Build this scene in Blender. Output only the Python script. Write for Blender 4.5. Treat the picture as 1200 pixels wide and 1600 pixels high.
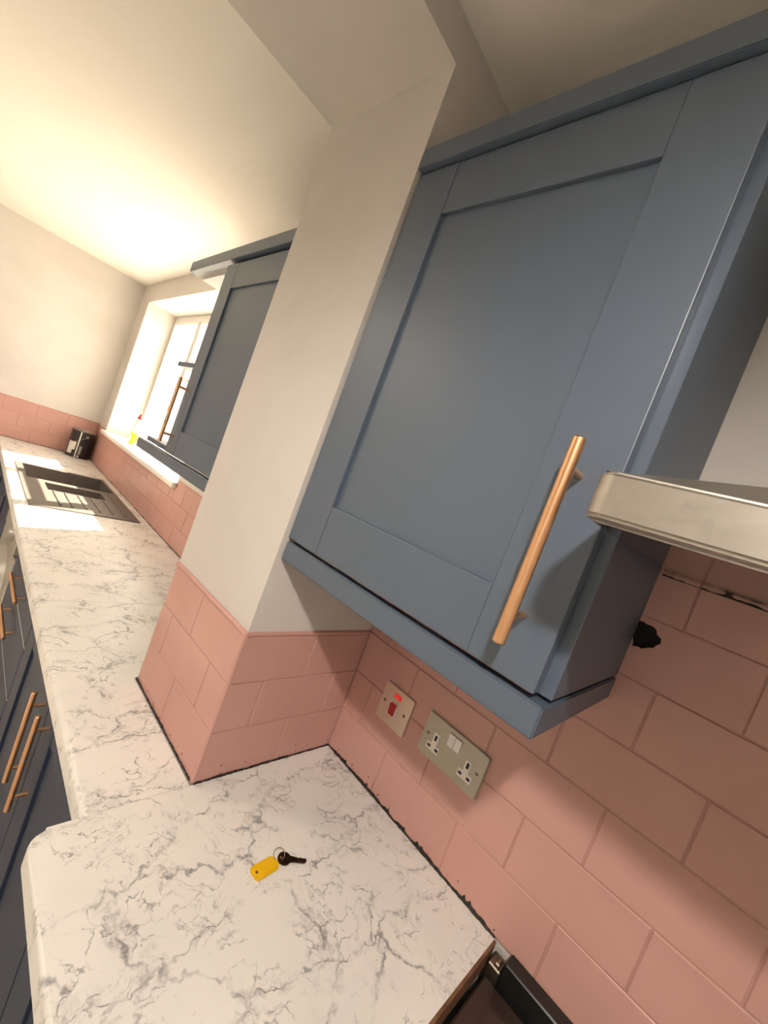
import bpy, bmesh, math, random
from mathutils import Vector, Matrix
from mathutils.geometry import tessellate_polygon
random.seed(7)
scene = bpy.context.scene
for o in list(bpy.data.objects): bpy.data.objects.remove(o)
COL = scene.collection

# ------------------------------------------------------------------ camera, world, sun, lamps, exposure
YAW, PITCH, ROLL = 0.8294, -0.0524, 0.3617
F = Vector((math.cos(PITCH)*math.cos(YAW), -math.cos(PITCH)*math.sin(YAW), math.sin(PITCH)))
R0 = F.cross(Vector((0, 0, 1))).normalized(); U0 = R0.cross(F)
R = math.cos(ROLL)*R0 + math.sin(ROLL)*U0
U = -math.sin(ROLL)*R0 + math.cos(ROLL)*U0
cd = bpy.data.cameras.new('camera'); cam = bpy.data.objects.new('camera', cd); COL.objects.link(cam)
cd.sensor_fit = 'VERTICAL'; cd.sensor_height = 36; cd.sensor_width = 27
cd.lens = 635.7185/1600*36; cd.clip_start = .01; cd.clip_end = 200
m = Matrix((R, U, -F)).transposed().to_4x4(); m.translation = Vector((-0.6146, 0.7789, 0.6465))
cam.matrix_world = m
scene.camera = cam

SKY = 7.5
SUN = 43.0
LAMP = 95.0
EXPOSURE = 0.0
w = bpy.data.worlds.new('sky'); scene.world = w; w.use_nodes = True
bg = w.node_tree.nodes['Background']; bg.inputs[0].default_value = (1.0, .90, .78, 1); bg.inputs[1].default_value = SKY
sl = bpy.data.lights.new('sun', 'SUN'); sl.energy = SUN; sl.angle = .009; sl.color = (1, .85, .67)
so = bpy.data.objects.new('sun', sl); COL.objects.link(so)
so.rotation_euler = Vector((-.33, 1, -1.2)).to_track_quat('-Z', 'Y').to_euler()
so.location = (3, -4, 5)
vs = scene.view_settings
vs.view_transform = 'Standard'; vs.look = 'None'; vs.exposure = EXPOSURE; vs.gamma = 1; vs.use_curve_mapping = False

# ------------------------------------------------------------------ materials
def mat(name, col, rough=.5, metal=0, spec=.5, build=None):
    m = bpy.data.materials.new(name); m.use_nodes = True
    nt = m.node_tree; b = nt.nodes['Principled BSDF']
    b.inputs['Base Color'].default_value = (*col, 1); b.inputs['Roughness'].default_value = rough
    b.inputs['Metallic'].default_value = metal; b.inputs['Specular IOR Level'].default_value = spec
    if build: build(nt, b)
    return m
class N:
    def __init__(s, nt): s.nt = nt
    def new(s, t, **k):
        n = s.nt.nodes.new(t)
        for a, v in k.items(): setattr(n, a, v)
        return n
    def link(s, a, b): s.nt.links.new(a, b)
    def coord(s, scale=(1, 1, 1), rot=(0, 0, 0)):
        g = s.new('ShaderNodeNewGeometry'); mp = s.new('ShaderNodeMapping')
        mp.inputs['Scale'].default_value = scale; mp.inputs['Rotation'].default_value = rot
        s.link(g.outputs['Position'], mp.inputs[0]); return mp.outputs[0]
    def noise(s, v, scale, detail=4, rough=.55, dist=0):
        n = s.new('ShaderNodeTexNoise'); n.inputs['Scale'].default_value = scale; n.inputs['Detail'].default_value = detail
        n.inputs['Roughness'].default_value = rough; n.inputs['Distortion'].default_value = dist
        if v: s.link(v, n.inputs['Vector'])
        return n
    def rng(s, v, a, b, c=0., d=1., smooth=True):
        n = s.new('ShaderNodeMapRange'); n.interpolation_type = 'SMOOTHSTEP' if smooth else 'LINEAR'
        for i, x in zip((1, 2, 3, 4), (a, b, c, d)): n.inputs[i].default_value = x
        s.link(v, n.inputs[0]); return n.outputs[0]
    def math(s, op, a, b=None):
        n = s.new('ShaderNodeMath', operation=op)
        for i, x in enumerate((a, b)):
            if x is None: continue
            if isinstance(x, (int, float)): n.inputs[i].default_value = x
            else: s.link(x, n.inputs[i])
        return n.outputs[0]
    def mix(s, f, a, b):
        n = s.new('ShaderNodeMix', data_type='RGBA')
        if isinstance(f, (int, float)): n.inputs[0].default_value = f
        else: s.link(f, n.inputs[0])
        for i, x in ((6, a), (7, b)):
            if isinstance(x, tuple): n.inputs[i].default_value = (*x, 1)
            else: s.link(x, n.inputs[i])
        return n.outputs[2]
    def bump(s, h, b, strength=.2, dist=.002):
        n = s.new('ShaderNodeBump'); n.inputs['Strength'].default_value = strength; n.inputs['Distance'].default_value = dist
        s.link(h, n.inputs['Height']); s.link(n.outputs[0], b.inputs['Normal'])
def mottle(c2, scale=4, amt=1, bs=60, bstr=.1, stretch=(1, 1, 1)):
    def f(nt, b):
        k = N(nt); v = k.coord(stretch); c1 = tuple(b.inputs['Base Color'].default_value)[:3]
        n = k.noise(v, scale, 5); fac = k.rng(n.outputs[0], .35, .7, 0, amt)
        k.link(k.mix(fac, c1, c2), b.inputs['Base Color'])
        if bstr: k.bump(k.noise(v, bs, 4).outputs[0], b, bstr, .001)
    return f
def marble_nodes(nt, b):
    k = N(nt); v0 = k.coord()
    wn = k.noise(v0, 7, 5, .6); wm = k.new('ShaderNodeVectorMath', operation='MULTIPLY_ADD')
    k.link(wn.outputs['Color'], wm.inputs[0]); wm.inputs[1].default_value = (.15, .15, 0); k.link(v0, wm.inputs[2])
    wn2 = k.noise(v0, 40, 3, .6); wm2 = k.new('ShaderNodeVectorMath', operation='MULTIPLY_ADD')
    k.link(wn2.outputs['Color'], wm2.inputs[0]); wm2.inputs[1].default_value = (.022, .022, 0); k.link(wm.outputs[0], wm2.inputs[2])
    def vor(scale, rot, st, width):
        mp = k.new('ShaderNodeMapping'); mp.inputs['Rotation'].default_value = (0, 0, rot); mp.inputs['Scale'].default_value = (*st, 0)
        k.link(wm2.outputs[0], mp.inputs[0])
        t = k.new('ShaderNodeTexVoronoi', feature='DISTANCE_TO_EDGE'); t.inputs['Scale'].default_value = scale
        k.link(mp.outputs[0], t.inputs['Vector'])
        return t.outputs['Distance']
    d1 = vor(9.5, .35, (1, .55), 0); d2 = vor(27, .3, (1, .7), 0)
    mk = k.noise(v0, 8, 4, .6).outputs[0]; mk2 = k.noise(v0, 13, 4, .6).outputs[0]
    veinA = k.math('MULTIPLY', k.rng(d1, 0, .030, 1, 0), k.rng(mk, .41, .57, .05, 1))
    streak = k.noise(wm2.outputs[0], 75, 6, .7, .4).outputs[0]
    haloA = k.math('MULTIPLY', k.math('MULTIPLY', k.rng(d1, 0, .13, 1, 0), k.rng(mk2, .45, .60, 0, .85)), k.rng(streak, .44, .60, .05, 1))
    veinB = k.math('MULTIPLY', k.rng(d2, 0, .04, 1, 0), k.rng(mk2, .47, .59, 0, .95))
    rn = k.noise(wm.outputs[0], 11, 6, .65, .6).outputs[0]
    rid = k.rng(k.math('ABSOLUTE', k.math('SUBTRACT', rn, .5)), 0, .014, .75, 0)
    rid = k.math('MULTIPLY', rid, k.rng(mk, .47, .60, 0, 1))
    fine = k.noise(v0, 55, 4, .7).outputs[0]
    tot = k.math('MAXIMUM', k.math('MAXIMUM', veinA, haloA), k.math('MAXIMUM', veinB, rid))
    tot = k.math('MULTIPLY', tot, k.rng(fine, .36, .58, .25, 1))
    tot = k.math('MULTIPLY', tot, .85)
    base = k.mix(k.rng(k.noise(v0, 5, 3).outputs[0], .35, .7), (.80, .775, .735), (.74, .72, .69))
    k.link(k.mix(tot, base, (.17, .165, .18)), b.inputs['Base Color'])
    k.link(k.rng(fine, .3, .7, .30, .42), b.inputs['Roughness'])
M = {}
M['marble'] = mat('marble_laminate', (.8, .78, .74), .34, spec=.4, build=marble_nodes)
M['pink'] = mat('pink_tile_paint', (.555, .308, .268), .42, build=mottle((.51, .278, .24), 7, .7, 90, .12))
M['grout'] = mat('pink_painted_grout', (.47, .25, .21), .6, build=mottle((.42, .22, .18), 12, .7, 120, .1))
M['plaster'] = mat('cool_white_wall_paint', (.63, .592, .56), .7, build=mottle((.565, .525, .495), 3.5, .7, 45, .18))
M['ceiling'] = mat('cream_ceiling_paint', (.84, .80, .74), .75, build=mottle((.80, .76, .70), 1.5, .6, 35, .12))
M['white'] = mat('white_gloss_paint', (.82, .80, .75), .4, build=mottle((.78, .75, .70), 5, .5, 60, .05))
M['blue'] = mat('slate_blue_cabinet_paint', (.076, .105, .152), .43, spec=.85, build=mottle((.069, .098, .139), 3, .6, 300, .03))
M['navy'] = mat('dark_navy_cabinet_paint', (.030, .043, .078), .5, spec=.25, build=mottle((.027, .039, .070), 3, .6, 300, .03))
M['carc'] = mat('white_melamine', (.78, .76, .72), .45, build=mottle((.75, .73, .69), 4, .5, 80, .03))
def brushed(c2, st, amt=.8):
    def f(nt, b):
        k = N(nt); v = k.coord(st); c1 = tuple(b.inputs['Base Color'].default_value)[:3]
        n = k.noise(v, 30, 4, .7).outputs[0]
        k.link(k.mix(k.rng(n, .3, .7, 0, amt), c1, c2), b.inputs['Base Color'])
        r = b.inputs['Roughness'].default_value
        k.link(k.rng(n, .3, .7, r*.92, r*1.08), b.inputs['Roughness'])
    return f
M['copper'] = mat('brushed_copper', (.84, .50, .29), .33, 1, build=brushed((.74, .42, .23), (12, 12, 1.5), .6))
M['steel'] = mat('brushed_steel', (.49, .455, .41), .42, 1, build=brushed((.44, .405, .36), (2, 2, 3), .6))
M['plate'] = mat('satin_nickel_plate', (.44, .41, .34), .42, .85, build=brushed((.37, .345, .285), (3, 3, 90)))
M['plate2'] = mat('brushed_nickel_plate', (.70, .61, .50), .34, .9, build=brushed((.54, .46, .37), (90, 3, 3)))
M['hoodunder'] = mat('polished_dark_steel', (.42, .38, .35), .12, 1, build=brushed((.36, .33, .30), (2, 60, 2)))
M['black'] = mat('black_sealant', (.012, .010, .009), .6, build=mottle((.035, .022, .016), 60, .8, 200, .3))
M['void'] = mat('black_hole_backing', (.003, .003, .003), .9, build=mottle((.006, .005, .004), 60, .8, 200, .3))
M['red'] = mat('red_rocker_plastic', (.42, .012, .02), .3, build=mottle((.36, .010, .018), 40, .5, 200, .02))
M['wplastic'] = mat('white_plastic', (.80, .78, .74), .35, build=mottle((.77, .75, .71), 30, .5, 200, .02))
M['darkslot'] = mat('dark_slot', (.02, .018, .016), .6, build=mottle((.03, .026, .022), 40, .5, 200, .05))
M['screw'] = mat('dull_screw_metal', (.35, .31, .25), .4, 1, build=brushed((.22, .19, .15), (60, 60, 60)))
M['chip'] = mat('brown_chipboard_edge', (.20, .095, .045), .7, build=mottle((.11, .05, .025), 60, .9, 200, .4))
M['glassblk'] = mat('brown_black_cooker_glass', (.028, .017, .013), .14, build=mottle((.045, .028, .021), 14, .7, 40, .06))
M['enamel'] = mat('black_enamel', (.010, .010, .009), .3, build=mottle((.014, .013, .011), 20, .5, 90, .05))
M['sink'] = mat('dark_grey_composite', (.115, .10, .09), .42, build=mottle((.14, .12, .11), 60, .8, 250, .08))
M['appl'] = mat('silver_appliance_paint', (.40, .375, .34), .35, .4, build=mottle((.36, .335, .30), 6, .5, 200, .03))
M['yellow'] = mat('yellow_key_tag_plastic', (.84, .50, .010), .35, build=mottle((.78, .44, .008), 60, .5, 200, .03))
M['keymetal'] = mat('dark_tarnished_key_metal', (.10, .072, .055), .35, 1, build=brushed((.06, .042, .03), (80, 80, 80)))
M['ring'] = mat('chrome_wire', (.62, .60, .57), .2, 1, build=brushed((.5, .48, .45), (80, 80, 80)))
M['canblack'] = mat('black_paint_tin', (.018, .016, .017), .28, build=mottle((.04, .034, .034), 25, .6, 90, .05))
M['lemon'] = mat('yellow_washing_up_liquid', (.82, .68, .02), .2, build=mottle((.76, .62, .02), 20, .5, 90, .02))
M['floor'] = mat('pale_stone_floor', (.70, .64, .56), .6, build=mottle((.62, .56, .49), 4, .8, 30, .1, (1, 9, 1)))
M['outside'] = mat('pale_paving', (.55, .53, .49), .9, build=mottle((.47, .45, .42), 3, .8, 20, .2))
def glow(nt, b):
    b.inputs['Emission Color'].default_value = (1, .045, .04, 1); b.inputs['Emission Strength'].default_value = .35
M['neon'] = mat('lit_red_neon_lens', (.6, .02, .02), .25, build=glow)
def lampglow(nt, b):
    b.inputs['Emission Color'].default_value = (1, .84, .66, 1); b.inputs['Emission Strength'].default_value = 6
M['lampglass'] = mat('lit_downlight_lens', (.9, .9, .9), .3, build=lampglow)
def pane(nt, b):
    k = N(nt); t = k.new('ShaderNodeBsdfTransparent'); t.inputs[0].default_value = (.96, .97, .96, 1)
    g = k.new('ShaderNodeBsdfGlossy'); g.inputs['Roughness'].default_value = .02
    mx = k.new('ShaderNodeMixShader'); mx.inputs[0].default_value = .04
    k.link(t.outputs[0], mx.inputs[1]); k.link(g.outputs[0], mx.inputs[2])
    k.link(mx.outputs[0], nt.nodes['Material Output'].inputs[0])
M['pane'] = mat('window_glass', (1, 1, 1), .02, build=pane)

# ------------------------------------------------------------------ helpers
def obj(name, bm_or_me, material, parent=None, smooth=False):
    if isinstance(bm_or_me, bmesh.types.BMesh):
        bmesh.ops.recalc_face_normals(bm_or_me, faces=bm_or_me.faces)
        me = bpy.data.meshes.new(name); bm_or_me.to_mesh(me); bm_or_me.free()
    else: me = bm_or_me
    if material and not me.materials: me.materials.append(M[material])
    if smooth:
        for p in me.polygons: p.use_smooth = True
        me.set_sharp_from_angle(angle=math.radians(smooth if smooth > 1 else 40))
    o = bpy.data.objects.new(name, me); COL.objects.link(o)
    if parent: o.parent = parent
    return o
def empty(name, loc=(0, 0, 0)):
    # an Empty at the thing's base; parts carry world coordinates through the inverse
    o = bpy.data.objects.new(name, None); COL.objects.link(o); o.location = loc; o.empty_display_size = .05
    return o
def fix(root):
    # parts were modelled in scene coordinates: move them under the root's own base point
    for c in root.children: c.location = Vector(c.location) - Vector(root.location)
def tag(o, label, cat, group=None, kind=None):
    o['label'] = label; o['category'] = cat
    if group: o['group'] = group
    if kind: o['kind'] = kind
def struct(o, label=None, cat=None):
    o['kind'] = 'structure'
    if label: o['label'] = label
    if cat: o['category'] = cat
    return o
def box(bm, x0, x1, y0, y1, z0, z1, c=0, seg=1):
    r = bmesh.ops.create_cube(bm, size=1)
    vs_ = r['verts']
    for v in vs_:
        v.co = Vector(((x0+x1)/2+v.co.x*abs(x1-x0), (y0+y1)/2+v.co.y*abs(y1-y0), (z0+z1)/2+v.co.z*abs(z1-z0)))
    if c:
        es = list({e for v in vs_ for e in v.link_edges})
        bmesh.ops.bevel(bm, geom=es, offset=c, segments=seg, affect='EDGES', profile=.5)
    return bm
def B(*a, **k): return box(bmesh.new(), *a, **k)
def tube(bm, p0, p1, r0, r1=None, n=20, c=0):
    p0, p1 = Vector(p0), Vector(p1); r1 = r0 if r1 is None else r1
    d = p1-p0; L = d.length; q = d.to_track_quat('Z', 'Y').to_matrix()
    prof = [(0, r0), (L, r1)] if not c else [(0, r0-c), (c, r0), (L-c, r1), (L, r1-c)]
    rings = []
    for h, r in prof:
        rings.append([bm.verts.new(p0+q@Vector((r*math.cos(2*math.pi*i/n), r*math.sin(2*math.pi*i/n), h))) for i in range(n)])
    for a, b_ in zip(rings, rings[1:]):
        for i in range(n): bm.faces.new((a[i], a[(i+1) % n], b_[(i+1) % n], b_[i]))
    bm.faces.new(rings[0][::-1]); bm.faces.new(rings[-1])
    return bm
def lathe(bm, cx, cy, prof, n=32):
    rings = []
    for r, z in prof:
        rings.append([bm.verts.new((cx+r*math.cos(2*math.pi*i/n), cy+r*math.sin(2*math.pi*i/n), z)) for i in range(n)])
    for a, b_ in zip(rings, rings[1:]):
        for i in range(n): bm.faces.new((a[i], a[(i+1) % n], b_[(i+1) % n], b_[i]))
    bm.faces.new(rings[0][::-1]); bm.faces.new(rings[-1])
    return bm
def prism(bm, pts, z0, z1):
    lo = [bm.verts.new((x, y, z0)) for x, y in pts]; hi = [bm.verts.new((x, y, z1)) for x, y in pts]
    n = len(pts)
    f0 = bm.faces.new(lo[::-1]); f1 = bm.faces.new(hi)
    sides = [bm.faces.new((lo[i], lo[(i+1) % n], hi[(i+1) % n], hi[i])) for i in range(n)]
    return lo, hi, f1
def wprism(bm, pts, y0, y1):
    # outline in (x,z) on a wall, extruded from y0 to y1
    lo = [bm.verts.new((x, y0, z)) for x, z in pts]; hi = [bm.verts.new((x, y1, z)) for x, z in pts]
    n = len(pts); bm.faces.new(lo[::-1]); bm.faces.new(hi)
    for i in range(n): bm.faces.new((lo[i], lo[(i+1) % n], hi[(i+1) % n], hi[i]))
    return bm
def rrect(x0, x1, z0, z1, r, n=4):
    out = []
    for cx, cz, a0 in ((x1-r, z1-r, 0), (x0+r, z1-r, 90), (x0+r, z0+r, 180), (x1-r, z0+r, 270)):
        for i in range(n+1):
            a = math.radians(a0+90*i/n); out.append((cx+r*math.cos(a), cz+r*math.sin(a)))
    return out
_tc = {}
def tile_mesh(wd, ht, th=.005, c=.0012):
    key = (round(wd, 4), round(ht, 4))
    if key not in _tc:
        bm = bmesh.new()
        def ring(w_, h_, y): return [bm.verts.new((sx*w_/2, y, sz*h_/2)) for sx, sz in ((-1, -1), (1, -1), (1, 1), (-1, 1))]
        a = ring(wd, ht, 0); b_ = ring(wd, ht, th-c); d = ring(wd-2*c, ht-2*c, th)
        for p, q in ((a, b_), (b_, d)):
            for i in range(4): bm.faces.new((p[i], p[(i+1) % 4], q[(i+1) % 4], q[i]))
        bm.faces.new(a[::-1]); bm.faces.new(d)
        bmesh.ops.recalc_face_normals(bm, faces=bm.faces)
        me = bpy.data.meshes.new('tile'); bm.to_mesh(me); bm.free(); me.materials.append(M['pink']); _tc[key] = me
    return _tc[key]
def tiles(parent, ox, oy, rot, rows, skip=lambda u0, u1, r: False, gap=.0024):
    """rows: (z0, z1, [u boundaries ascending]); local u along x, face normal along +y, turned by rot about (ox,oy)"""
    for ri, (z0, z1, us) in enumerate(rows):
        for a, b_ in zip(us, us[1:]):
            if skip(a, b_, ri): continue
            o = bpy.data.objects.new('tile', tile_mesh(b_-a-gap, z1-z0-gap)); COL.objects.link(o); o.parent = parent
            uc = (a+b_)/2
            j = random.uniform(-.0004, .0004)
            o.location = (ox+uc*math.cos(rot)-j*math.sin(rot), oy+uc*math.sin(rot)+j*math.cos(rot), (z0+z1)/2)
            o.rotation_euler = (random.uniform(-.003, .003), 0, rot+random.uniform(-.003, .003))
def grime(name, parent, p0, p1, nrm, hmax=.004, out=.0015, z=0.0003, step=.004, mtl='black'):
    """ragged, gappy bead of old sealant along a worktop joint"""
    bm = bmesh.new(); p0, p1, nrm = Vector(p0), Vector(p1), Vector(nrm)
    L = (p1-p0).length; n = int(L/step); d = (p1-p0)/n; hs = []; h = .5
    for i in range(n+1):
        h = min(1, max(.12, h+random.uniform(-.33, .33))); hs.append(h*hmax*(1 if random.random() > .06 else 1.9))
    A = [bm.verts.new(p0+d*i+nrm*(out*(1+.8*random.random()))+Vector((0, 0, z))) for i in range(n+1)]
    Bv = [bm.verts.new(p0+d*i+nrm*out*.8+Vector((0, 0, z+hs[i]))) for i in range(n+1)]
    C_ = [bm.verts.new(p0+d*i+Vector((0, 0, z+hs[i]))) for i in range(n+1)]
    D_ = [bm.verts.new(p0+d*i+Vector((0, 0, z))) for i in range(n+1)]
    for i in range(n):
        bm.faces.new((A[i], A[i+1], Bv[i+1], Bv[i])); bm.faces.new((Bv[i], Bv[i+1], C_[i+1], C_[i]))
        bm.faces.new((C_[i], C_[i+1], D_[i+1], D_[i])); bm.faces.new((D_[i], D_[i+1], A[i+1], A[i]))
    # crumbs of missing paint just above the joint
    for q in range(int(L/.03)):
        s = random.uniform(.0008, .0022); t = random.random()*L; zz = z+hmax*1.2+abs(random.gauss(0, .008))
        c0 = p0+(p1-p0).normalized()*t+nrm*.0003
        e = (p1-p0).normalized()*s
        k = [c0-e, c0+e*random.uniform(.4, 1), c0+e*.7+Vector((0, 0, s*random.uniform(.6, 2))), c0-e*.5+Vector((0, 0, s*1.1))]
        f = [bm.verts.new(v+Vector((0, 0, zz))) for v in k]; g = [bm.verts.new(v+nrm*.0004+Vector((0, 0, zz))) for v in k]
        bm.faces.new(g); bm.faces.new(f[::-1])
        for i in range(4): bm.faces.new((f[i], f[(i+1) % 4], g[(i+1) % 4], g[i]))
    o = obj(name, bm, mtl, parent); return o

# ------------------------------------------------------------------ the setting
FZ = -.9; NC = 1.44; FC = 1.535; T = .348; D = .343; D2 = .352; H = 1.374; YW = -.066; XE = 3.615
LY = 2.35; RX = -2.7
struct(obj('floor', B(RX-.2, XE+.2, -.6, LY+.2, FZ-.1, FZ), 'floor'))
struct(obj('ceiling_near', B(RX-.2, 0.0, -.2, LY+.2, NC, NC+.12), 'ceiling'))
struct(obj('ceiling_far', B(T, XE+.2, -.4, LY+.2, FC, FC+.12), 'ceiling'))
wall_right = struct(obj('wall_right', B(RX-.2, 0.0, -.2, -.005, FZ, NC), 'plaster'))
struct(obj('wall_left', B(RX-.2, XE+.2, LY, LY+.2, FZ, FC), 'white'))
struct(obj('wall_rear', B(RX-.2, RX, -.005, LY, FZ, NC), 'white'))
wall_end = struct(obj('wall_end', B(XE, XE+.2, -.4, LY, FZ, FC), 'plaster'))
# dividing wall: stub (pier) + header over the opening
bm = bmesh.new()
p_ = .003
prism(bm, [(p_*0, -.2), (T, -.2), (T, D2-p_), (0, D-p_)], FZ, H)
prism(bm, [(0, -.2), (T, -.2), (T, LY), (0, LY)], H, FC+.12)
prism(bm, [(0, 2.1), (T, 2.1), (T, LY), (0, LY)], FZ, H)
wall_div = struct(obj('wall_divider', bm, 'plaster'))
# window wall with an opening
WX0, WX1, WZ0, WZ1 = 1.62, 3.35, .262, 1.38
bm = bmesh.new()
box(bm, T, WX0, -.38, YW, FZ, FC); box(bm, WX1, XE, -.38, YW, FZ, FC)
box(bm, WX0, WX1, -.38, YW, FZ, WZ0); box(bm, WX0, WX1, -.38, YW, WZ1, FC)
wall_win = struct(obj('wall_window', bm, 'plaster'))
struct(obj('ground_outside', B(-6, 12, -14, -.4, FZ-.3, FZ-.15), 'outside'))

# tiled bands ------------------------------------------------------------------------------
def grout(parent, name, bm): return obj(name, bm, 'grout', parent)
# alcove (normal +Y, faces at y=0)
def seq(j, lo, hi): return [lo]+sorted(x for x in j if lo < x < hi)+[hi]
AL = -1.16
ja = [-.164-.197*i for i in range(6)]; jb = [-.066-.197*i for i in range(6)]
rows = [(.001, .104, seq(ja, AL, -.001)), (.104, .205, seq(jb, AL, -.001)), (.205, .307, seq(ja, AL, -.001)),
        (.307, .406, seq(jb, AL, -.001)), (.406, .505, seq(ja, AL, -.36)), (.505, .605, seq([-.46, -.66, -.858, -1.056], AL, -.262)),
        (.605, .702, seq(ja, AL, -.36))]
def skip_hole(a, b_, r): return r == 5 and a < -.517 < b_
tiles(wall_right, 0, -.005, 0, rows, skip_hole)
bm = bmesh.new(); box(bm, AL, -.001, -.0052, -.0016, 0, .406); box(bm, AL, -.262, -.0052, -.0016, .406, .506)
box(bm, AL, -.545, -.0052, -.0016, .506, .702); box(bm, -.545, -.262, -.0052, -.0016, .6042, .702); box(bm, -.4625, -.262, -.0052, -.0016, .506, .6042)
grout(wall_right, 'grout', bm)
# the tile with the ragged hole knocked through it
hx, hz = -.517, .575
hole = []
for i in range(22):
    a = 2*math.pi*i/22; r = .0185*random.uniform(.82, 1.18)*(1.12 if abs(math.cos(a)) > .7 or abs(math.sin(a)) > .7 else .98)
    hole.append((hx+r*.95*math.cos(a), hz+r*1.05*math.sin(a)))
outer = [(-.6588, .5062), (-.4612, .5062), (-.4612, .6038), (-.6588, .6038)]
bm = bmesh.new()
allp = outer+hole
tri = tessellate_polygon([[Vector((x, z, 0)) for x, z in outer], [Vector((x, z, 0)) for x, z in hole]])
vf = [bm.verts.new((x, 0, z)) for x, z in allp]
vb = [bm.verts.new((x, -.0048, z)) for x, z in allp]
for t in tri: bm.faces.new([vf[i] for i in t])
for i in range(4): bm.faces.new((vf[i], vf[(i+1) % 4], vb[(i+1) % 4], vb[i]))
for i in range(22): a, b_ = 4+i, 4+(i+1) % 22; bm.faces.new((vf[a], vf[b_], vb[b_], vb[a]))
obj('tile', bm, 'pink', wall_right)['label'] = 'pink wall tile with a ragged black hole beside the cabinet'
bm = bmesh.new(); wprism(bm, [(hx+(x-hx)*1.05, hz+(z-hz)*1.05) for x, z in hole], -.0055, -.0044)
obj('hole', bm, 'void', wall_right)['label'] = 'ragged black hole broken through the tile'  # flat black plate closing the hole behind the tile
# pier, near side (normal -X, face at x=-.003.. u = Y)
rz = math.pi/2
rowsn = [(.001, .103, [.001, .167, D-.001]), (.103, .204, [.001, .075, .266, D-.001]), (.204, .301, [.001, .171, D-.001])]
tiles(wall_div, .001, 0, rz, rowsn)
grout(wall_div, 'grout', B(-.0022, .001, .0005, D-.002, 0, .302))
# pier, front (normal +Y, slight angle)
ang = math.atan2(D2-D, T)
rowsf = [(.001, .103, [.001, .181, T-.001]), (.103, .202, [.001, .078, .283, T-.001]), (.202, .301, [.001, .184, T-.001])]
tiles(wall_div, 0, D-.004, ang, rowsf)
bm = bmesh.new(); prism(bm, [(.001, D-.006), (T-.001, D2-.006), (T-.001, D2-.0004), (.001, D-.0004)], 0, .302); grout(wall_div, 'grout', bm)
# rounded bead along the tile tops and up the pier's corner
bm = bmesh.new()
tube(bm, (.001, D-.001, .001), (.001, D-.001, .309), .0055, n=12)
obj('corner_bead', bm, 'pink', wall_div, smooth=60)
bm = bmesh.new(); tube(bm, (.001, D-.001, .3045), (T, D2-.001, .3045), .0055, n=12)
tube(bm, (.0005, D-.001, .3045), (.0005, .0, .3045), .0052, n=12)
obj('tile_trim', bm, 'pink', wall_div, smooth=60)
# window wall band
jw = [1.465+.2*i for i in range(-6, 11)]; jw2 = [x+.1 for x in jw]
LO, HI = T+.001, XE-.001
rw = [(.001, .102, seq(jw, LO, HI)), (.102, .203, seq(jw2, LO, HI)), (.203, .258, seq(jw, 1.6, 3.4)), (.203, .304, seq(jw, LO, 1.6)), (.203, .304, seq([3.5], 3.4, HI))]
tiles(wall_win, 0, YW-.001, 0, rw)
bm = bmesh.new(); box(bm, LO, HI, YW-.002, YW+.0026, 0, .258); box(bm, LO, 1.6, YW-.002, YW+.0026, .258, .304); box(bm, 3.4, HI, YW-.002, YW+.0026, .258, .304)
grout(wall_win, 'grout', bm)
# end wall band: u = Y
je = [.143, .343, .541, .741, .941, 1.141, 1.341]; je2 = [.043, .243, .436, .636, .836, 1.036, 1.236]
re = [(.001, .102, seq(je, YW+.006, 1.4)), (.102, .203, seq(je2, YW+.006, 1.4)), (.203, .304, seq(je, YW+.006, 1.4))]
tiles(wall_end, XE+.001, 0, rz, re)
grout(wall_end, 'grout', B(XE-.0026, XE+.002, YW+.004, 1.4, 0, .304))
bm = bmesh.new(); tube(bm, (XE, YW+.002, .307), (XE, 1.4, .307), .005, n=10); obj('tile_trim', bm, 'pink', wall_end, smooth=60)
bm = bmesh.new(); tube(bm, (T, YW, .307), (1.585, YW, .307), .005, n=10); obj('tile_trim', bm, 'pink', wall_win, smooth=60)
# black perished sealant along the worktop joints
def lab(o, s): o['label'] = s; return o
lab(grime('sealant', wall_right, (-.003, 0, 0), (-.489, 0, 0), (0, 1, 0), .0062, .0024), 'black perished sealant along the worktop')
lab(grime('sealant', wall_div, (-.004, .003, 0), (-.004, D, 0), (-1, 0, 0), .0042, .002), 'black perished sealant along the worktop')
lab(grime('sealant', wall_div, (.002, D+.001, 0), (T, D2+.001, 0), (0, 1, 0), .0038, .002), 'black perished sealant along the worktop')
lab(grime('sealant', wall_win, (T+.01, YW+.004, 0), (XE-.01, YW+.004, 0), (0, 1, 0), .004, step=.01), 'dark sealant line')
lab(grime('sealant', wall_end, (XE-.004, YW+.01, 0), (XE-.004, 1.35, 0), (-1, 0, 0), .004, step=.01), 'dark sealant line')
lab(grime('grease_line', wall_right, (-.508, 0, .6745), (-1.11, 0, .6745), (0, 1, 0), .004, .0012), 'dark greasy sealant line under the hood')

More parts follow.
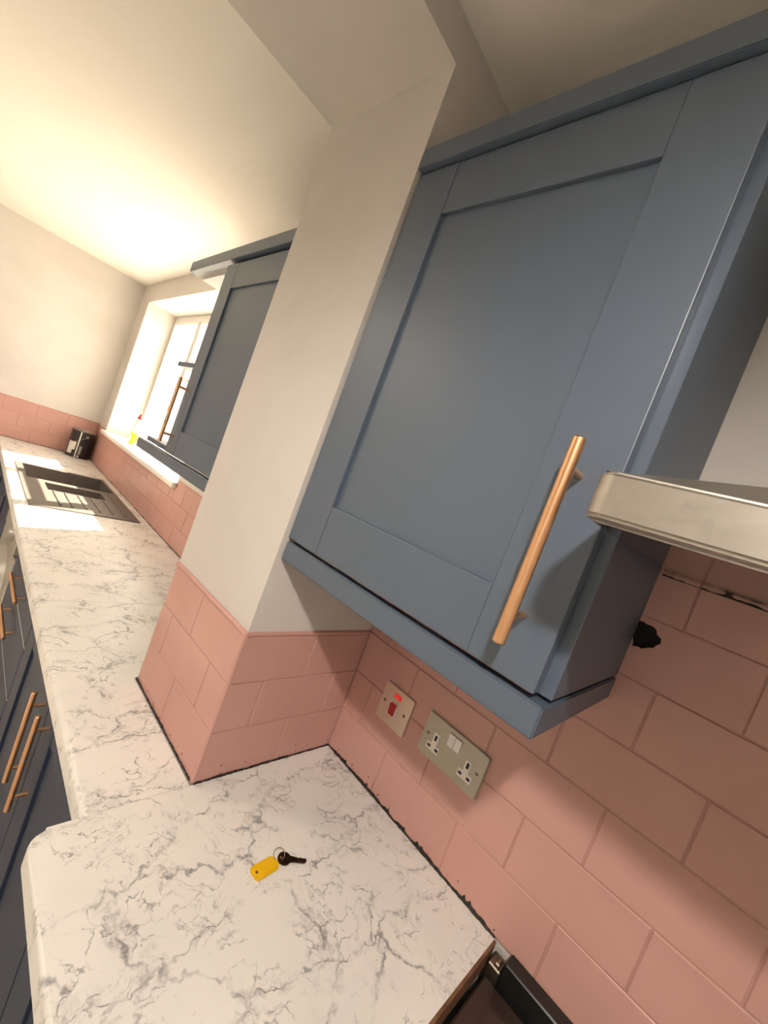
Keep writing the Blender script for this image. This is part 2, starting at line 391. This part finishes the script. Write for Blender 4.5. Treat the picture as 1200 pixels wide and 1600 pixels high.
# window ----------------------------------------------------------------------------------
win = empty('window_1', (2.485, -.30, WZ0)); win['kind'] = 'structure'
bm = bmesh.new()
fy0, fy1 = -.35, -.285
box(bm, WX0, WX0+.04, fy0, fy1, WZ0, WZ1, .003); box(bm, WX1-.04, WX1, fy0, fy1, WZ0, WZ1, .003)
box(bm, WX0+.04, WX1-.04, fy0, fy1, WZ1-.05, WZ1, .003); box(bm, WX0+.04, WX1-.04, fy0, fy1, WZ0, WZ0+.055, .003)
for x in (2.06, 2.74): box(bm, x-.013, x+.013, fy0, fy1, WZ0+.055, WZ1-.05, .003)
obj('window_frame', bm, 'white', win)
for a, b_ in ((WX0+.04, 2.047), (2.073, 2.727), (2.753, WX1-.04)):
    s = .026; z0, z1 = WZ0+.057, WZ1-.052; bm = bmesh.new()
    box(bm, a+.002, a+s, fy0+.01, fy1+.012, z0, z1, .004); box(bm, b_-s, b_-.002, fy0+.01, fy1+.012, z0, z1, .004)
    box(bm, a+s, b_-s, fy0+.01, fy1+.012, z0, z0+s, .004); box(bm, a+s, b_-s, fy0+.01, fy1+.012, z1-s, z1, .004)
    if 2 < a < 2.2: box(bm, a+s, b_-s, fy0+.015, fy1+.002, .866, .886, .003)
    cs = obj('casement', bm, 'white', win)
    obj('pane', B(a+s, b_-s, -.322, -.318, z0+s, z1-s), 'pane', cs)
    bm = bmesh.new(); box(bm, a+.02, a+.035, fy1+.012, fy1+.022, .62, .66, .002); box(bm, a+.022, a+.033, fy1+.022, fy1+.032, .54, .655, .003)
    obj('casement_handle', bm, 'white', cs)
bm = bmesh.new()
sill_o = [(WX0+.003, -.283), (WX1-.003, -.283), (WX1-.003, YW-.001), (WX1+.03, YW+.008), (WX1+.03, -.034), (WX0-.022, -.034), (WX0-.03, -.040), (WX0-.03, YW+.008), (WX0+.003, YW-.001)]
prism(bm, sill_o, .264, .292)
bmesh.ops.bevel(bm, geom=[e for e in bm.edges if all(v.co.y > -.07 for v in e.verts)], offset=.004, segments=2, affect='EDGES')
obj('window_sill', bm, 'white', win)
fix(win)

# ------------------------------------------------------------------ worktops
def worktop_bevel(bm, test, r=.010):
    es = [e for e in bm.edges if all(abs(v.co.z) < 1e-5 for v in e.verts) and test(e)]
    bmesh.ops.bevel(bm, geom=es, offset=r, segments=5, affect='EDGES', profile=.5)
TH = .038; YN = .584; YF = .517
XJ = -.0055
cr = .022
pts = [(-.489, .003), (XJ, .003)]
pts += [(XJ, YF-.001), (XJ, YN-cr)]+[(XJ-cr+cr*math.cos(math.radians(a)), YN-cr+cr*math.sin(math.radians(a))) for a in (18, 36, 54, 72, 90)]+[(-.489, YN)]
bm = bmesh.new(); prism(bm, pts, -TH, 0)
worktop_bevel(bm, lambda e: all(v.co.y > YF-.002 for v in e.verts))
wt = obj('worktop', bm, 'marble', None, smooth=35)
tag(wt, 'white marble-effect worktop with rounded corner, holding the yellow-tagged key', 'worktop', 'marble-effect worktops')
obj('cut_edge', B(-.4935, -.489, .003, YN-.004, -TH, -.0008), 'chip', wt)['label'] = 'raw brown chipboard end of the worktop'
bm = bmesh.new(); prism(bm, [(XJ+.0012, .0), (-.0, 0), (0, 0)][:0] or [(XJ+.0012, D+.006), (T+.004, D2+.006), (T+.004, YW+.004), (.768, YW+.004), (.768, YF), (XJ+.0012, YF)], -TH, -.0003)
for v in bm.verts:
    if v.co.z > -.001: v.co.z = 0
worktop_bevel(bm, lambda e: all(v.co.y > YF-.001 for v in e.verts))
for v in bm.verts: v.co.z -= .0004
tag(obj('worktop', bm, 'marble', None, smooth=35), 'narrow stretch of marble-effect worktop running past the tiled pier', 'worktop', 'marble-effect worktops')
SX0, SX1, SY0, SY1 = 1.77, 2.735, -.012, .462
bm = bmesh.new()
def strip(x0, x1, y0, y1, front):
    b2 = bmesh.new(); prism(b2, [(x0, y0), (x1, y0), (x1, y1), (x0, y1)], -TH, 0)
    if front: worktop_bevel(b2, lambda e: all(v.co.y > y1-1e-4 for v in e.verts))
    me = bpy.data.meshes.new('t'); b2.to_mesh(me); b2.free(); bm.from_mesh(me); bpy.data.meshes.remove(me)
XS = XE-.004
strip(.770, SX0+.01, YW+.004, YF, 1); strip(SX1-.01, XS, YW+.004, YF, 1)
strip(SX0+.01, SX1-.01, SY1-.01, YF, 1); strip(SX0+.01, SX1-.01, YW+.004, SY0+.01, 0)
for v in bm.verts: v.co.z -= .0004
tag(obj('worktop', bm, 'marble', None, smooth=35), 'far marble-effect worktop below the window with the dark sink let into it', 'worktop', 'marble-effect worktops')

# ------------------------------------------------------------------ cabinet parts
def bar_handle(parent, p0, p1, ywall, posts, r=.0068, pr=.0042):
    bm = bmesh.new(); p0, p1 = Vector(p0), Vector(p1)
    tube(bm, p0, p1, r, n=24, c=.0015)
    for t in posts:
        q = p0.lerp(p1, t); tube(bm, (q.x, ywall, q.z), (q.x, q.y, q.z), pr, n=14)
    o = obj('handle', bm, 'copper', parent, smooth=35); o['label'] = 'brushed copper bar handle'
    return o
def shaker_door(parent, x0, x1, z0, z1, yb, yf, sw, mt, name='door'):
    """x0<x1; recessed centre panel with separate stiles and rails"""
    pr_ = yf-.0075
    d = obj(name, B(x0+.004, x1-.004, yb, pr_, z0+.004, z1-.004), mt, parent)
    c = .0012
    for a, b_ in ((x0, x0+sw), (x1-sw, x1)):
        obj('stile', B(a, b_, yb+.001, yf, z0, z1, c=c, seg=2), mt, d)
    for a, b_ in ((z0, z0+sw*1.0), (z1-sw*1.0, z1)):
        obj('rail', B(x0+sw+.0002, x1-sw-.0002, yb+.001, yf-.0006, a, b_, c=c, seg=2), mt, d)
    return d
# near wall cabinet
cab = empty('wall_cabinet', (-.25, 0, .4965))
tag(cab, 'large slate-blue shaker wall cabinet with copper handle above the double socket', 'cabinet', 'blue wall cabinets')
cz0, cz1 = .500, 1.1835
obj('carcass', B(-.504, -.0045, .001, .311, cz0, cz1, c=.001), 'blue', cab)
dr = shaker_door(cab, -.491, -.006, .503, 1.181, .3125, .333, .085, 'blue')
bar_handle(dr, (-.452, .370, .541), (-.452, .370, .764), .332, (.14, .86))
bm = bmesh.new()
pts = [(-.0045, .3314), (-.5050, .3314), (-.5050, .001), (-.485, .001), (-.485, .312), (-.0045, .312)]
prism(bm, pts, .4600, .4955); bmesh.ops.bevel(bm, geom=list(bm.edges), offset=.0018, segments=2, affect='EDGES')
obj('light_rail', bm, 'blue', cab)
bm = bmesh.new()
pts = [(-.0055, .3425), (-.514, .3425), (-.514, .001), (-.49, .001), (-.49, .318), (-.0055, .318)]
prism(bm, pts, 1.184, 1.221); bmesh.ops.bevel(bm, geom=list(bm.edges), offset=.0015, segments=2, affect='EDGES')
obj('cornice', bm, 'blue', cab)
fix(cab)
# far wall cabinet with open shelf end
FY = .278
cab = empty('wall_cabinet', (.65, YW, .4965))
tag(cab, 'far blue wall cabinet with open end shelf, partly hidden behind the pier', 'cabinet', 'blue wall cabinets')
obj('carcass', B(T+.002, .90, YW+.001, FY-.02, .5, 1.185, c=.001), 'blue', cab)
dr = shaker_door(cab, .405, .905, .503, 1.163, FY-.019, FY, .085, 'blue')
bar_handle(dr, (.868, FY+.037, .532), (.868, FY+.037, .755), FY-.001, (.14, .86), .0058)
obj('filler_strip', B(T+.002, .402, FY-.019, FY, .5, 1.163, c=.001), 'blue', cab)
obj('light_rail', B(T+.002, 1.225, FY-.02, FY, .4600, .4965, c=.0015), 'blue', cab)
obj('cornice', B(T+.002, 1.245, FY-.022, FY+.012, 1.172, 1.210, c=.0015), 'blue', cab)
obj('shelf_base', B(.901, 1.205, YW+.02, FY-.024, .4975, .515, c=.001), 'blue', cab)
obj('shelf', B(.901, 1.165, YW+.02, FY-.03, .812, .830, c=.001), 'blue', cab)
obj('shelf_top', B(.901, 1.205, YW+.02, FY-.026, 1.158, 1.176, c=.001), 'carc', cab)
obj('shelf_back', B(.901, 1.20, YW+.001, YW+.019, .516, 1.157, c=.001), 'carc', cab)
fix(cab)

# base units -----------------------------------------------------------------
BF = .487
def base_unit(x0, x1, label, back=.0, doors=(), handles=(), drawers=(), pier=False):
    r = empty('base_cabinet', ((x0+x1)/2, .2, FZ)); tag(r, label, 'cabinet', 'navy base cabinets')
    obj('carcass', B(x0+.001, x1-.001, back, BF-.021, FZ+.15, -TH-.001), 'navy', r)
    obj('plinth', B(x0+.001, x1-.001, back, BF-.07, FZ, FZ+.149), 'navy', r)
    ds = []
    for a, b_ in doors: ds.append(shaker_door(r, a+.0015, b_-.0015, FZ+.155, -.062, BF-.0205, BF, .086, 'navy'))
    for di, hx_ in handles: bar_handle(ds[di], (hx_, BF+.028, -.335), (hx_, BF+.028, -.098), BF-.001, (.15, .85), .006)
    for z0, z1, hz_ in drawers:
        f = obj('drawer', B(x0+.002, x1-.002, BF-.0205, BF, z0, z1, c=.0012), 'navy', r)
        if z1 < -.1: obj('lit_edge_strip', B(x0+.004, x1-.004, BF-.018, BF-.0005, z1-.0005, z1+.0022), 'wplastic', f)['label'] = 'pale strip standing for light on the top edge of the drawer front'  # pale strip paints in the light caught along the drawer top
        xc = (x0+x1)/2
        bar_handle(f, (xc-.125, BF+.028, hz_), (xc+.125, BF+.028, hz_), BF-.001, (.15, .85), .006)
    fix(r); return r
base_unit(-.487, .110, 'navy base cabinet below the worktop with the key', doors=((-.487, -.19), (-.19, .110)), back=D+.02)
base_unit(.111, .850, 'navy double base cabinet with two upright copper bar handles side by side', doors=((.111, .435), (.435, .850)), handles=((0, .385), (1, .474)), back=D2+.02)
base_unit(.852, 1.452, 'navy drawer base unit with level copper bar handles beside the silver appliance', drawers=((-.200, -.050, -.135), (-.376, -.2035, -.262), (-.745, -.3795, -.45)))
base_unit(2.06, 3.0, 'navy base cabinet under the dark sink at the far end', doors=((2.06, 2.53), (2.53, 3.0)), back=.0)
base_unit(3.001, XE-.005, 'narrow navy base cabinet in the far corner next to the end wall', doors=((3.001, XE-.005),))
# bodies of the sink unit must leave room for the bowls: lower their carcass top
for o in bpy.data.objects:
    if o.name.startswith('carcass') and o.parent and o.parent['label'].startswith('navy base cabinet under'):
        for v in o.data.vertices:
            if v.co.z > -.1: v.co.z = -.22
# appliance
ap = empty('washing_machine', (1.76, .2, FZ))
tag(ap, 'silver front-loading appliance with control knob under the far worktop', 'washing machine')
obj('body', B(1.478, 2.052, -.02, .470, FZ+.002, -.050, c=.004), 'appl', ap)
obj('control_panel', B(1.54, 2.050, .470, .492, -.168, -.056, c=.004), 'appl', ap)
obj('front_panel', B(1.480, 2.050, .470, .488, FZ+.1, -.172, c=.004), 'appl', ap)
bm = bmesh.new(); tube(bm, (1.665, .491, -.115), (1.665, .515, -.115), .030, .026, 24, .002); obj('knob', bm, 'appl', ap, smooth=35)
bm = bmesh.new(); n = 40
def ringy(y, r): return [bm.verts.new((1.765+r*math.cos(2*math.pi*i/n), y, -.42+r*math.sin(2*math.pi*i/n))) for i in range(n)]
rg = [ringy(.486, .215), ringy(.520, .205), ringy(.520, .165), ringy(.488, .155)]
for a, b_ in zip(rg, rg[1:]):
    for i in range(n): bm.faces.new((a[i], a[(i+1) % n], b_[(i+1) % n], b_[i]))
dd = obj('door', bm, 'appl', ap, smooth=35)
bm = bmesh.new(); tube(bm, (1.765, .487, -.42), (1.765, .500, -.42), .158, .14, 40); obj('door_glass', bm, 'glassblk', dd, smooth=35)
fix(ap)

# sink -------------------------------------------------------------------------
sk = empty('sink', ((SX0+SX1)/2, (SY0+SY1)/2, 0)); tag(sk, 'dark grey one-and-a-half bowl inset sink with ribbed drainer under the window', 'sink')
bm = bmesh.new()
xs = [SX0, 2.125, 2.285, 2.345, 2.70, SX1]; ys = [SY0, .005, .085, .358, .430, SY1]; zt = .006
def bowl_of(i, j):
    if i == 3 and 1 <= j <= 3: return 1
    if i == 1 and j == 2: return 2
    return 0
V = {}
def gv(i, j, z):
    k = (i, j, z)
    if k not in V: V[k] = bm.verts.new((xs[i], ys[j], z))
    return V[k]
dep = {1: -.17, 2: -.11}
for i in range(5):
    for j in range(5):
        b_ = bowl_of(i, j); z = dep[b_] if b_ else zt
        bm.faces.new((gv(i, j, z), gv(i+1, j, z), gv(i+1, j+1, z), gv(i, j+1, z)))
        for di, dj, e in ((-1, 0, ((i, j), (i, j+1))), (1, 0, ((i+1, j), (i+1, j+1))), (0, -1, ((i, j), (i+1, j))), (0, 1, ((i, j+1), (i+1, j+1)))):
            ii, jj = i+di, j+dj
            inside = 0 <= ii < 5 and 0 <= jj < 5
            if not inside:
                (a, c), (d, f) = e; bm.faces.new((gv(a, c, zt), gv(d, f, zt), gv(d, f, -.0), gv(a, c, -.0)))
            elif b_ and bowl_of(ii, jj) != b_:
                (a, c), (d, f) = e; bm.faces.new((gv(a, c, zt), gv(d, f, zt), gv(d, f, z), gv(a, c, z)))
bowl = obj('basin', bm, 'sink', sk)
for bx_, by_, bz_ in ((2.52, .21, -.17), (2.205, .22, -.11)):
    bm = bmesh.new(); tube(bm, (bx_, by_, bz_), (bx_, by_, bz_+.003), .04, .036, 24); obj('drain', bm, 'steel', sk, smooth=35)
for yy, x1 in ((.045, 2.30), (.105, 2.10), (.165, 2.115), (.225, 2.115), (.285, 2.115), (.335, 2.115)):
    obj('rib', B(1.835, x1, yy-.004, yy+.004, .0055, .0105, c=.0015), 'sink', sk)
fix(sk)

# ------------------------------------------------------------------ hood
hd = empty('cooker_hood', (-.81, .2, .683)); tag(hd, 'stainless steel cooker hood with rounded front rim beside the blue cabinet', 'cooker hood')
bm = bmesh.new()
HX0, HX1, HY = -1.107, -.5075, .456
r = .014
pts = [(HX0, .001), (HX1, .001), (HX1, HY-r)]+[(HX1-r+r*math.cos(math.radians(a)), HY-r+r*math.sin(math.radians(a))) for a in (15, 30, 45, 60, 75, 90)]
pts += [(HX0+r+r*math.cos(math.radians(a)), HY-r+r*math.sin(math.radians(a))) for a in (90, 120, 150, 180)]
prism(bm, pts, .683, .7185)
bmesh.ops.bevel(bm, geom=[e for e in bm.edges if abs(e.verts[0].co.z-e.verts[1].co.z) < 1e-5 and (e.verts[0].co.y+e.verts[1].co.y) > .01], offset=.003, segments=3, affect='EDGES')
obj('rim', bm, 'steel', hd, smooth=35)
obj('filter_panel', B(HX0+.012, HX1-.006, .004, HY-.014, .6805, .6829), 'hoodunder', hd)
bm = bmesh.new()
lo = [bm.verts.new(v) for v in ((HX1-.004, .001, .719), (HX0+.004, .001, .719), (HX0+.004, HY-.006, .719), (HX1-.004, HY-.006, .719))]
hi = [bm.verts.new(v) for v in ((-.677, .001, .79), (-.937, .001, .79), (-.937, .25, .79), (-.677, .25, .79))]
bm.faces.new(lo[::-1]); bm.faces.new(hi)
for i in range(4): bm.faces.new((lo[i], lo[(i+1) % 4], hi[(i+1) % 4], hi[i]))
obj('canopy', bm, 'steel', hd)
obj('chimney', B(-.935, -.679, .001, .248, .7905, NC-.001, c=.002), 'steel', hd)
fix(hd)

# ------------------------------------------------------------------ cooker
ck = empty('cooker', (-.80, .3, FZ)); tag(ck, 'black cooker with brown-black glass top in the gap at the worktop end', 'cooker')
obj('body', B(-1.095, -.4985, .002, .59, FZ+.002, -.045, c=.004), 'enamel', ck)
bm = bmesh.new(); box(bm, -1.085, -.5000, .034, .585, -.044, -.030, c=.004, seg=2); obj('glass_top', bm, 'glassblk', ck)
obj('back_rail', B(-1.09, -.520, .0008, .030, -.044, .008, c=.002), 'enamel', ck)
bm = bmesh.new(); box(bm, -.519, -.497, .0008, .031, -.044, -.012, c=.002); box(bm, -.515, -.506, .014, .030, -.012, -.004, c=.002)
obj('hinge', bm, 'screw', ck)
for k in range(2):
    for q in range(2):
        cx, cy, rr = -.66-.27*k, .19+.25*q, .085-.02*((k+q) % 2); ns = 36; bm = bmesh.new()
        a = [bm.verts.new((cx+rr*math.cos(2*math.pi*i/ns), cy+rr*math.sin(2*math.pi*i/ns), -.0298)) for i in range(ns)]
        b_ = [bm.verts.new((cx+(rr-.002)*math.cos(2*math.pi*i/ns), cy+(rr-.002)*math.sin(2*math.pi*i/ns), -.0296)) for i in range(ns)]
        for i in range(ns): bm.faces.new((a[i], a[(i+1) % ns], b_[(i+1) % ns], b_[i]))
        obj('burner_mark', bm, 'appl', ck)
fix(ck)

# ------------------------------------------------------------------ switch and socket plates
def plate_bm(x0, x1, z0, z1, y0, y1, r=.0045):
    bm = bmesh.new(); wprism(bm, rrect(x0, x1, z0, z1, r), y0, y1)
    bmesh.ops.bevel(bm, geom=[e for e in bm.edges if all(abs(v.co.y-y1) < 1e-6 for v in e.verts)], offset=.0012, segments=2, affect='EDGES')
    return bm
def screw(parent, x, z, y):
    bm = bmesh.new(); tube(bm, (x, y-.0004, z), (x, y+.0010, z), .0036, .0032, 16)
    s = obj('screw', bm, 'screw', parent, smooth=35)
    obj('screw_slot', B(x-.0028, x+.0028, y+.0008, y+.0013, z-.0005, z+.0005), 'darkslot', s)
sw = empty('cooker_switch', (-.1464, 0, .1975)); tag(sw, 'square nickel switch plate with red rocker and lit red neon on the pink tiles', 'switch')
obj('faceplate', plate_bm(-.1894, -.1034, .1545, .2405, .0006, .0058), 'plate2', sw)
obj('rocker_frame', plate_bm(-.1545, -.1305, .1760, .2100, .0052, .0068, .002), 'wplastic', sw)
bm = bmesh.new(); wprism(bm, rrect(-.1510, -.1345, .1795, .2068, .002), .0060, .0086)
for v in bm.verts:
    if v.co.y > .008 and v.co.z > .2: v.co.y += .0022
obj('rocker', bm, 'red', sw)
bm = bmesh.new(); box(bm, -.1555, -.1345, .0052, .0072, .2185, .2285, c=.001); obj('neon_lamp', bm, 'neon', sw)
screw(sw, -.1152, .1985, .0058); screw(sw, -.1755, .1985, .0058)
fix(sw)
ds = empty('double_socket', (-.3025, 0, .2076)); tag(ds, 'satin nickel double power socket with white inserts and switches on the pink tiles', 'socket')
obj('faceplate', plate_bm(-.3755, -.2295, .1640, .2505, .0006, .0058), 'plate', ds)
for cx in (-.263, -.342):
    z0 = .1815
    T_ = [(cx-.0155, z0), (cx+.0155, z0), (cx+.0155, z0+.0145), (cx+.0062, z0+.0145), (cx+.0062, z0+.0375), (cx-.0062, z0+.0375), (cx-.0062, z0+.0145), (cx-.0155, z0+.0145)]
    bm = bmesh.new(); wprism(bm, T_, .0050, .0064); ins = obj('socket_insert', bm, 'wplastic', ds)
    obj('pin_hole', B(cx-.0028, cx+.0028, .0056, .0067, z0+.0225, z0+.0335), 'darkslot', ins)
    for s in (-1, 1): obj('pin_hole', B(cx+s*.0095-.0038, cx+s*.0095+.0038, .0056, .0067, z0+.0045, z0+.0098), 'darkslot', ins)
for a, b_ in ((-.3175, -.3030), (-.3022, -.2877)):
    bm = bmesh.new(); box(bm, a, b_, .0050, .0078, .2150, .2410, c=.0010, seg=2)
    for v in bm.verts:
        if v.co.y > .0068 and v.co.z > .228: v.co.y += .0014
    obj('rocker', bm, 'wplastic', ds)
screw(ds, -.2425, .2085, .0058); screw(ds, -.3625, .2085, .0058)
fix(ds)

# ------------------------------------------------------------------ key with yellow tag
kz = .0008
ks = empty('key_set', (-.213, .275, 0)); tag(ks, 'dark key on a wire ring with a yellow plastic tag lying on the worktop', 'key')
A0 = Vector((-.2085, .3185)); A1 = Vector((-.2055, .2755)); ax = (A1-A0).normalized(); pp = Vector((-ax.y, ax.x))
def tagout(inset=0):
    L = (A1-A0).length; hw = .0125-inset
    prof = [(-.004+inset, -.007), (0, -hw), (L-.006, -hw), (L+.001-inset, -.0065), (L+.001-inset, .0065), (L-.006, hw), (0, hw), (-.004+inset, .007)]
    return [tuple(A0+ax*s+pp*t) for s, t in prof]
bm = bmesh.new(); prism(bm, tagout(), kz, kz+.0030); bmesh.ops.bevel(bm, geom=[e for e in bm.edges], offset=.0006, segments=2, affect='EDGES')
tg = obj('key_tag', bm, 'yellow', ks)
bm = bmesh.new(); hw = .0098
q = [tuple(A0+ax*s+pp*t) for s, t in ((.0095, -hw), (.037, -hw), (.037, hw), (.0095, hw))]
prism(bm, q, kz+.0029, kz+.0042); bmesh.ops.bevel(bm, geom=[e for e in bm.edges], offset=.0005, segments=2, affect='EDGES')
obj('tag_window', bm, 'yellow', tg)
bm = bmesh.new(); e0 = A0+ax*.0035; tube(bm, (e0.x, e0.y, kz+.0028), (e0.x, e0.y, kz+.0033), .0024, n=16); obj('eyelet', bm, 'copper', tg)
bm = bmesh.new(); rc = Vector((-.2005, .2685, .0062)); n = 36; k = 8; RR = .0095; rings = []
for i in range(n):
    a = 2*math.pi*i/n; c = rc+Vector((RR*math.cos(a), RR*math.sin(a), .0032*math.cos(a+.7))); rd = Vector((math.cos(a), math.sin(a), 0))
    rings.append([bm.verts.new(c+rd*.0007*math.cos(2*math.pi*j/k)+Vector((0, 0, .0007*math.sin(2*math.pi*j/k)))) for j in range(k)])
for i in range(n):
    for j in range(k): bm.faces.new((rings[i][j], rings[(i+1) % n][j], rings[(i+1) % n][(j+1) % k], rings[i][(j+1) % k]))
obj('ring', bm, 'ring', ks, smooth=60)
hc = Vector((-.2085, .2620)); tip = Vector((-.2290, .2290)); kx = (tip-hc).normalized(); ky = Vector((-kx.y, kx.x))
bm = bmesh.new(); prof = []
for i in range(20):
    a = math.radians(28+304*i/19); prof.append((math.cos(a)*.0115, math.sin(a)*.0115))
L = (tip-hc).length
prof += [(.016, -.0045), (L-.003, -.0042), (L, -.0018), (L, .0018), (L-.003, .0034), (L-.007, .0024), (L-.010, .0040), (L-.013, .0026), (.018, .0042)]
prism(bm, [tuple(hc+kx*s+ky*t) for s, t in prof], kz+.0012, kz+.0036)
kb = obj('key', bm, 'keymetal', ks)
bm = bmesh.new(); e0 = hc-kx*.006; tube(bm, (e0.x, e0.y, kz+.0034), (e0.x, e0.y, kz+.0038), .0026, n=16); obj('key_hole', bm, 'ring', kb)
fix(ks)

# ------------------------------------------------------------------ paint tin
cx, cy = 3.515, .035; zb = -.0004; rC = .083; hC = .225
pt = empty('paint_tin', (cx, cy, 0)); tag(pt, 'black paint tin with wire handle and white drip in the far worktop corner', 'tin')
bm = bmesh.new(); lathe(bm, cx, cy, [(rC-.004, zb), (rC, zb+.002), (rC, zb+.006), (rC-.002, zb+.008), (rC-.002, hC-.008), (rC, hC-.006)]); bd = obj('body', bm, 'canblack', pt, smooth=35)
bm = bmesh.new(); lathe(bm, cx, cy, [(rC-.001, hC-.0065), (rC+.002, hC-.005), (rC+.002, hC), (rC-.006, hC+.001), (rC-.010, hC-.005), (rC-.020, hC-.003), (.004, hC-.002)]); obj('lid', bm, 'steel', pt, smooth=35)
def patch(a0, a1, z0, z1, mt, nm, off=.0012, n=10):
    bm = bmesh.new(); g = []
    for rr in (rC-.003, rC-.002+off):
        g.append([[bm.verts.new((cx+rr*math.cos(a0+(a1-a0)*i/n), cy+rr*math.sin(a0+(a1-a0)*i/n), z)) for i in range(n+1)] for z in (z0, z1)])
    for i in range(n):
        for L_ in g: bm.faces.new((L_[0][i], L_[0][i+1], L_[1][i+1], L_[1][i]))
        for t in (0, 1): bm.faces.new((g[0][t][i], g[0][t][i+1], g[1][t][i+1], g[1][t][i]))
    for i in (0, n): bm.faces.new((g[0][0][i], g[1][0][i], g[1][1][i], g[0][1][i]))
    return obj(nm, bm, mt, pt)
D_ = math.radians
patch(D_(108), D_(138), .025, .125, 'wplastic', 'label_patch'); patch(D_(138), D_(150), .06, .125, 'wplastic', 'label_patch')
patch(D_(157), D_(163), .0, hC-.01, 'white', 'paint_drip', .002, 4); patch(D_(170), D_(182), .03, .10, 'appl', 'label_patch'); patch(D_(168), D_(178), .008, .022, 'wplastic', 'label_patch')
bm = bmesh.new(); pa, pb = D_(190), D_(10); prev = None
P_ = []
for i in range(25):
    t = i/24; a = D_(193)-t*D_(190); rr = rC+.004+.012*math.sin(math.pi*t)
    P_.append(Vector((cx+rr*math.cos(a), cy+rr*math.sin(a), .185-.075*math.sin(math.pi*t))))
for a, b_ in zip(P_, P_[1:]): tube(bm, a, b_, .0016, n=6)
obj('wire_handle', bm, 'ring', pt)
bm = bmesh.new(); a = D_(193); tube(bm, (cx+(rC-.003)*math.cos(a), cy+(rC-.003)*math.sin(a), .185), (cx+(rC+.006)*math.cos(a), cy+(rC+.006)*math.sin(a), .185), .011, .007, 14); obj('handle_lug', bm, 'steel', pt)
fix(pt)

# ------------------------------------------------------------------ washing-up liquid on the sill
bx_, by_, z0 = 2.905, -.150, .2923
bt = empty('soap_bottle', (bx_, by_, z0)); tag(bt, 'clear washing-up liquid bottle half full of yellow liquid, red cap, on the sill', 'bottle')
def oval(o, s=.68):
    for v in o.data.vertices: v.co.y = by_+(v.co.y-by_)*s
bm = bmesh.new(); lathe(bm, bx_, by_, [(.030, z0), (.036, z0+.005), (.038, z0+.05), (.036, z0+.085)]); o = obj('liquid', bm, 'lemon', bt, smooth=50); oval(o)
bm = bmesh.new(); lathe(bm, bx_, by_, [(.0362, z0+.0852), (.033, z0+.12), (.032, z0+.15), (.025, z0+.175), (.012, z0+.19), (.012, z0+.196)]); o = obj('bottle_top', bm, 'wplastic', bt, smooth=50); oval(o)
bm = bmesh.new(); lathe(bm, bx_, by_, [(.014, z0+.196), (.014, z0+.212), (.009, z0+.216), (.007, z0+.232), (.005, z0+.234)]); obj('cap', bm, 'red', bt, smooth=40)
bm = bmesh.new()
wprism(bm, [(bx_+.022*math.cos(2*math.pi*i/20), z0+.048+.022*math.sin(2*math.pi*i/20)) for i in range(20)], by_+.018, by_+.0275); obj('label_patch', bm, 'wplastic', bt)
fix(bt)

# ------------------------------------------------------------------ recessed ceiling downlight of the near room, and two added fill lamps
def downlight(x, y, z, power, lbl, col=(1, .91, .80)):
    dl = empty('downlight', (x, y, z)); tag(dl, lbl, 'ceiling light', 'recessed downlights')
    bm = bmesh.new(); lathe(bm, x, y, [(.045, z-.0005), (.045, z-.004), (.030, z-.006), (.029, z-.0005)], 28); obj('trim_ring', bm, 'steel', dl, smooth=40)
    bm = bmesh.new(); lathe(bm, x, y, [(.028, z-.0005), (.028, z-.002), (.010, z-.003)], 24); obj('lens', bm, 'lampglass', dl, smooth=40)
    l = bpy.data.lights.new('downlight_beam', 'SPOT'); l.energy = power; l.color = col; l.shadow_soft_size = .042; l.spot_size = math.radians(160); l.spot_blend = .5
    lo_ = bpy.data.objects.new('downlight_beam', l); COL.objects.link(lo_); lo_.location = (x, y, z-.02); lo_.parent = dl
    fix(dl)
downlight(-.885, 1.25, NC, LAMP, 'recessed ceiling downlight in front of the blue cabinet')
downlight(-2.05, 1.5, NC, LAMP*.15, 'unseen fill downlight added towards the rear of the near room')  # added fill lamp, lifts the near ceiling and walls by bounce
downlight(1.25, 1.55, FC, LAMP*.5, 'unseen fill downlight added in the far room', (1, .85, .68))  # added fill lamp, brightens the jamb, pier front and far worktop
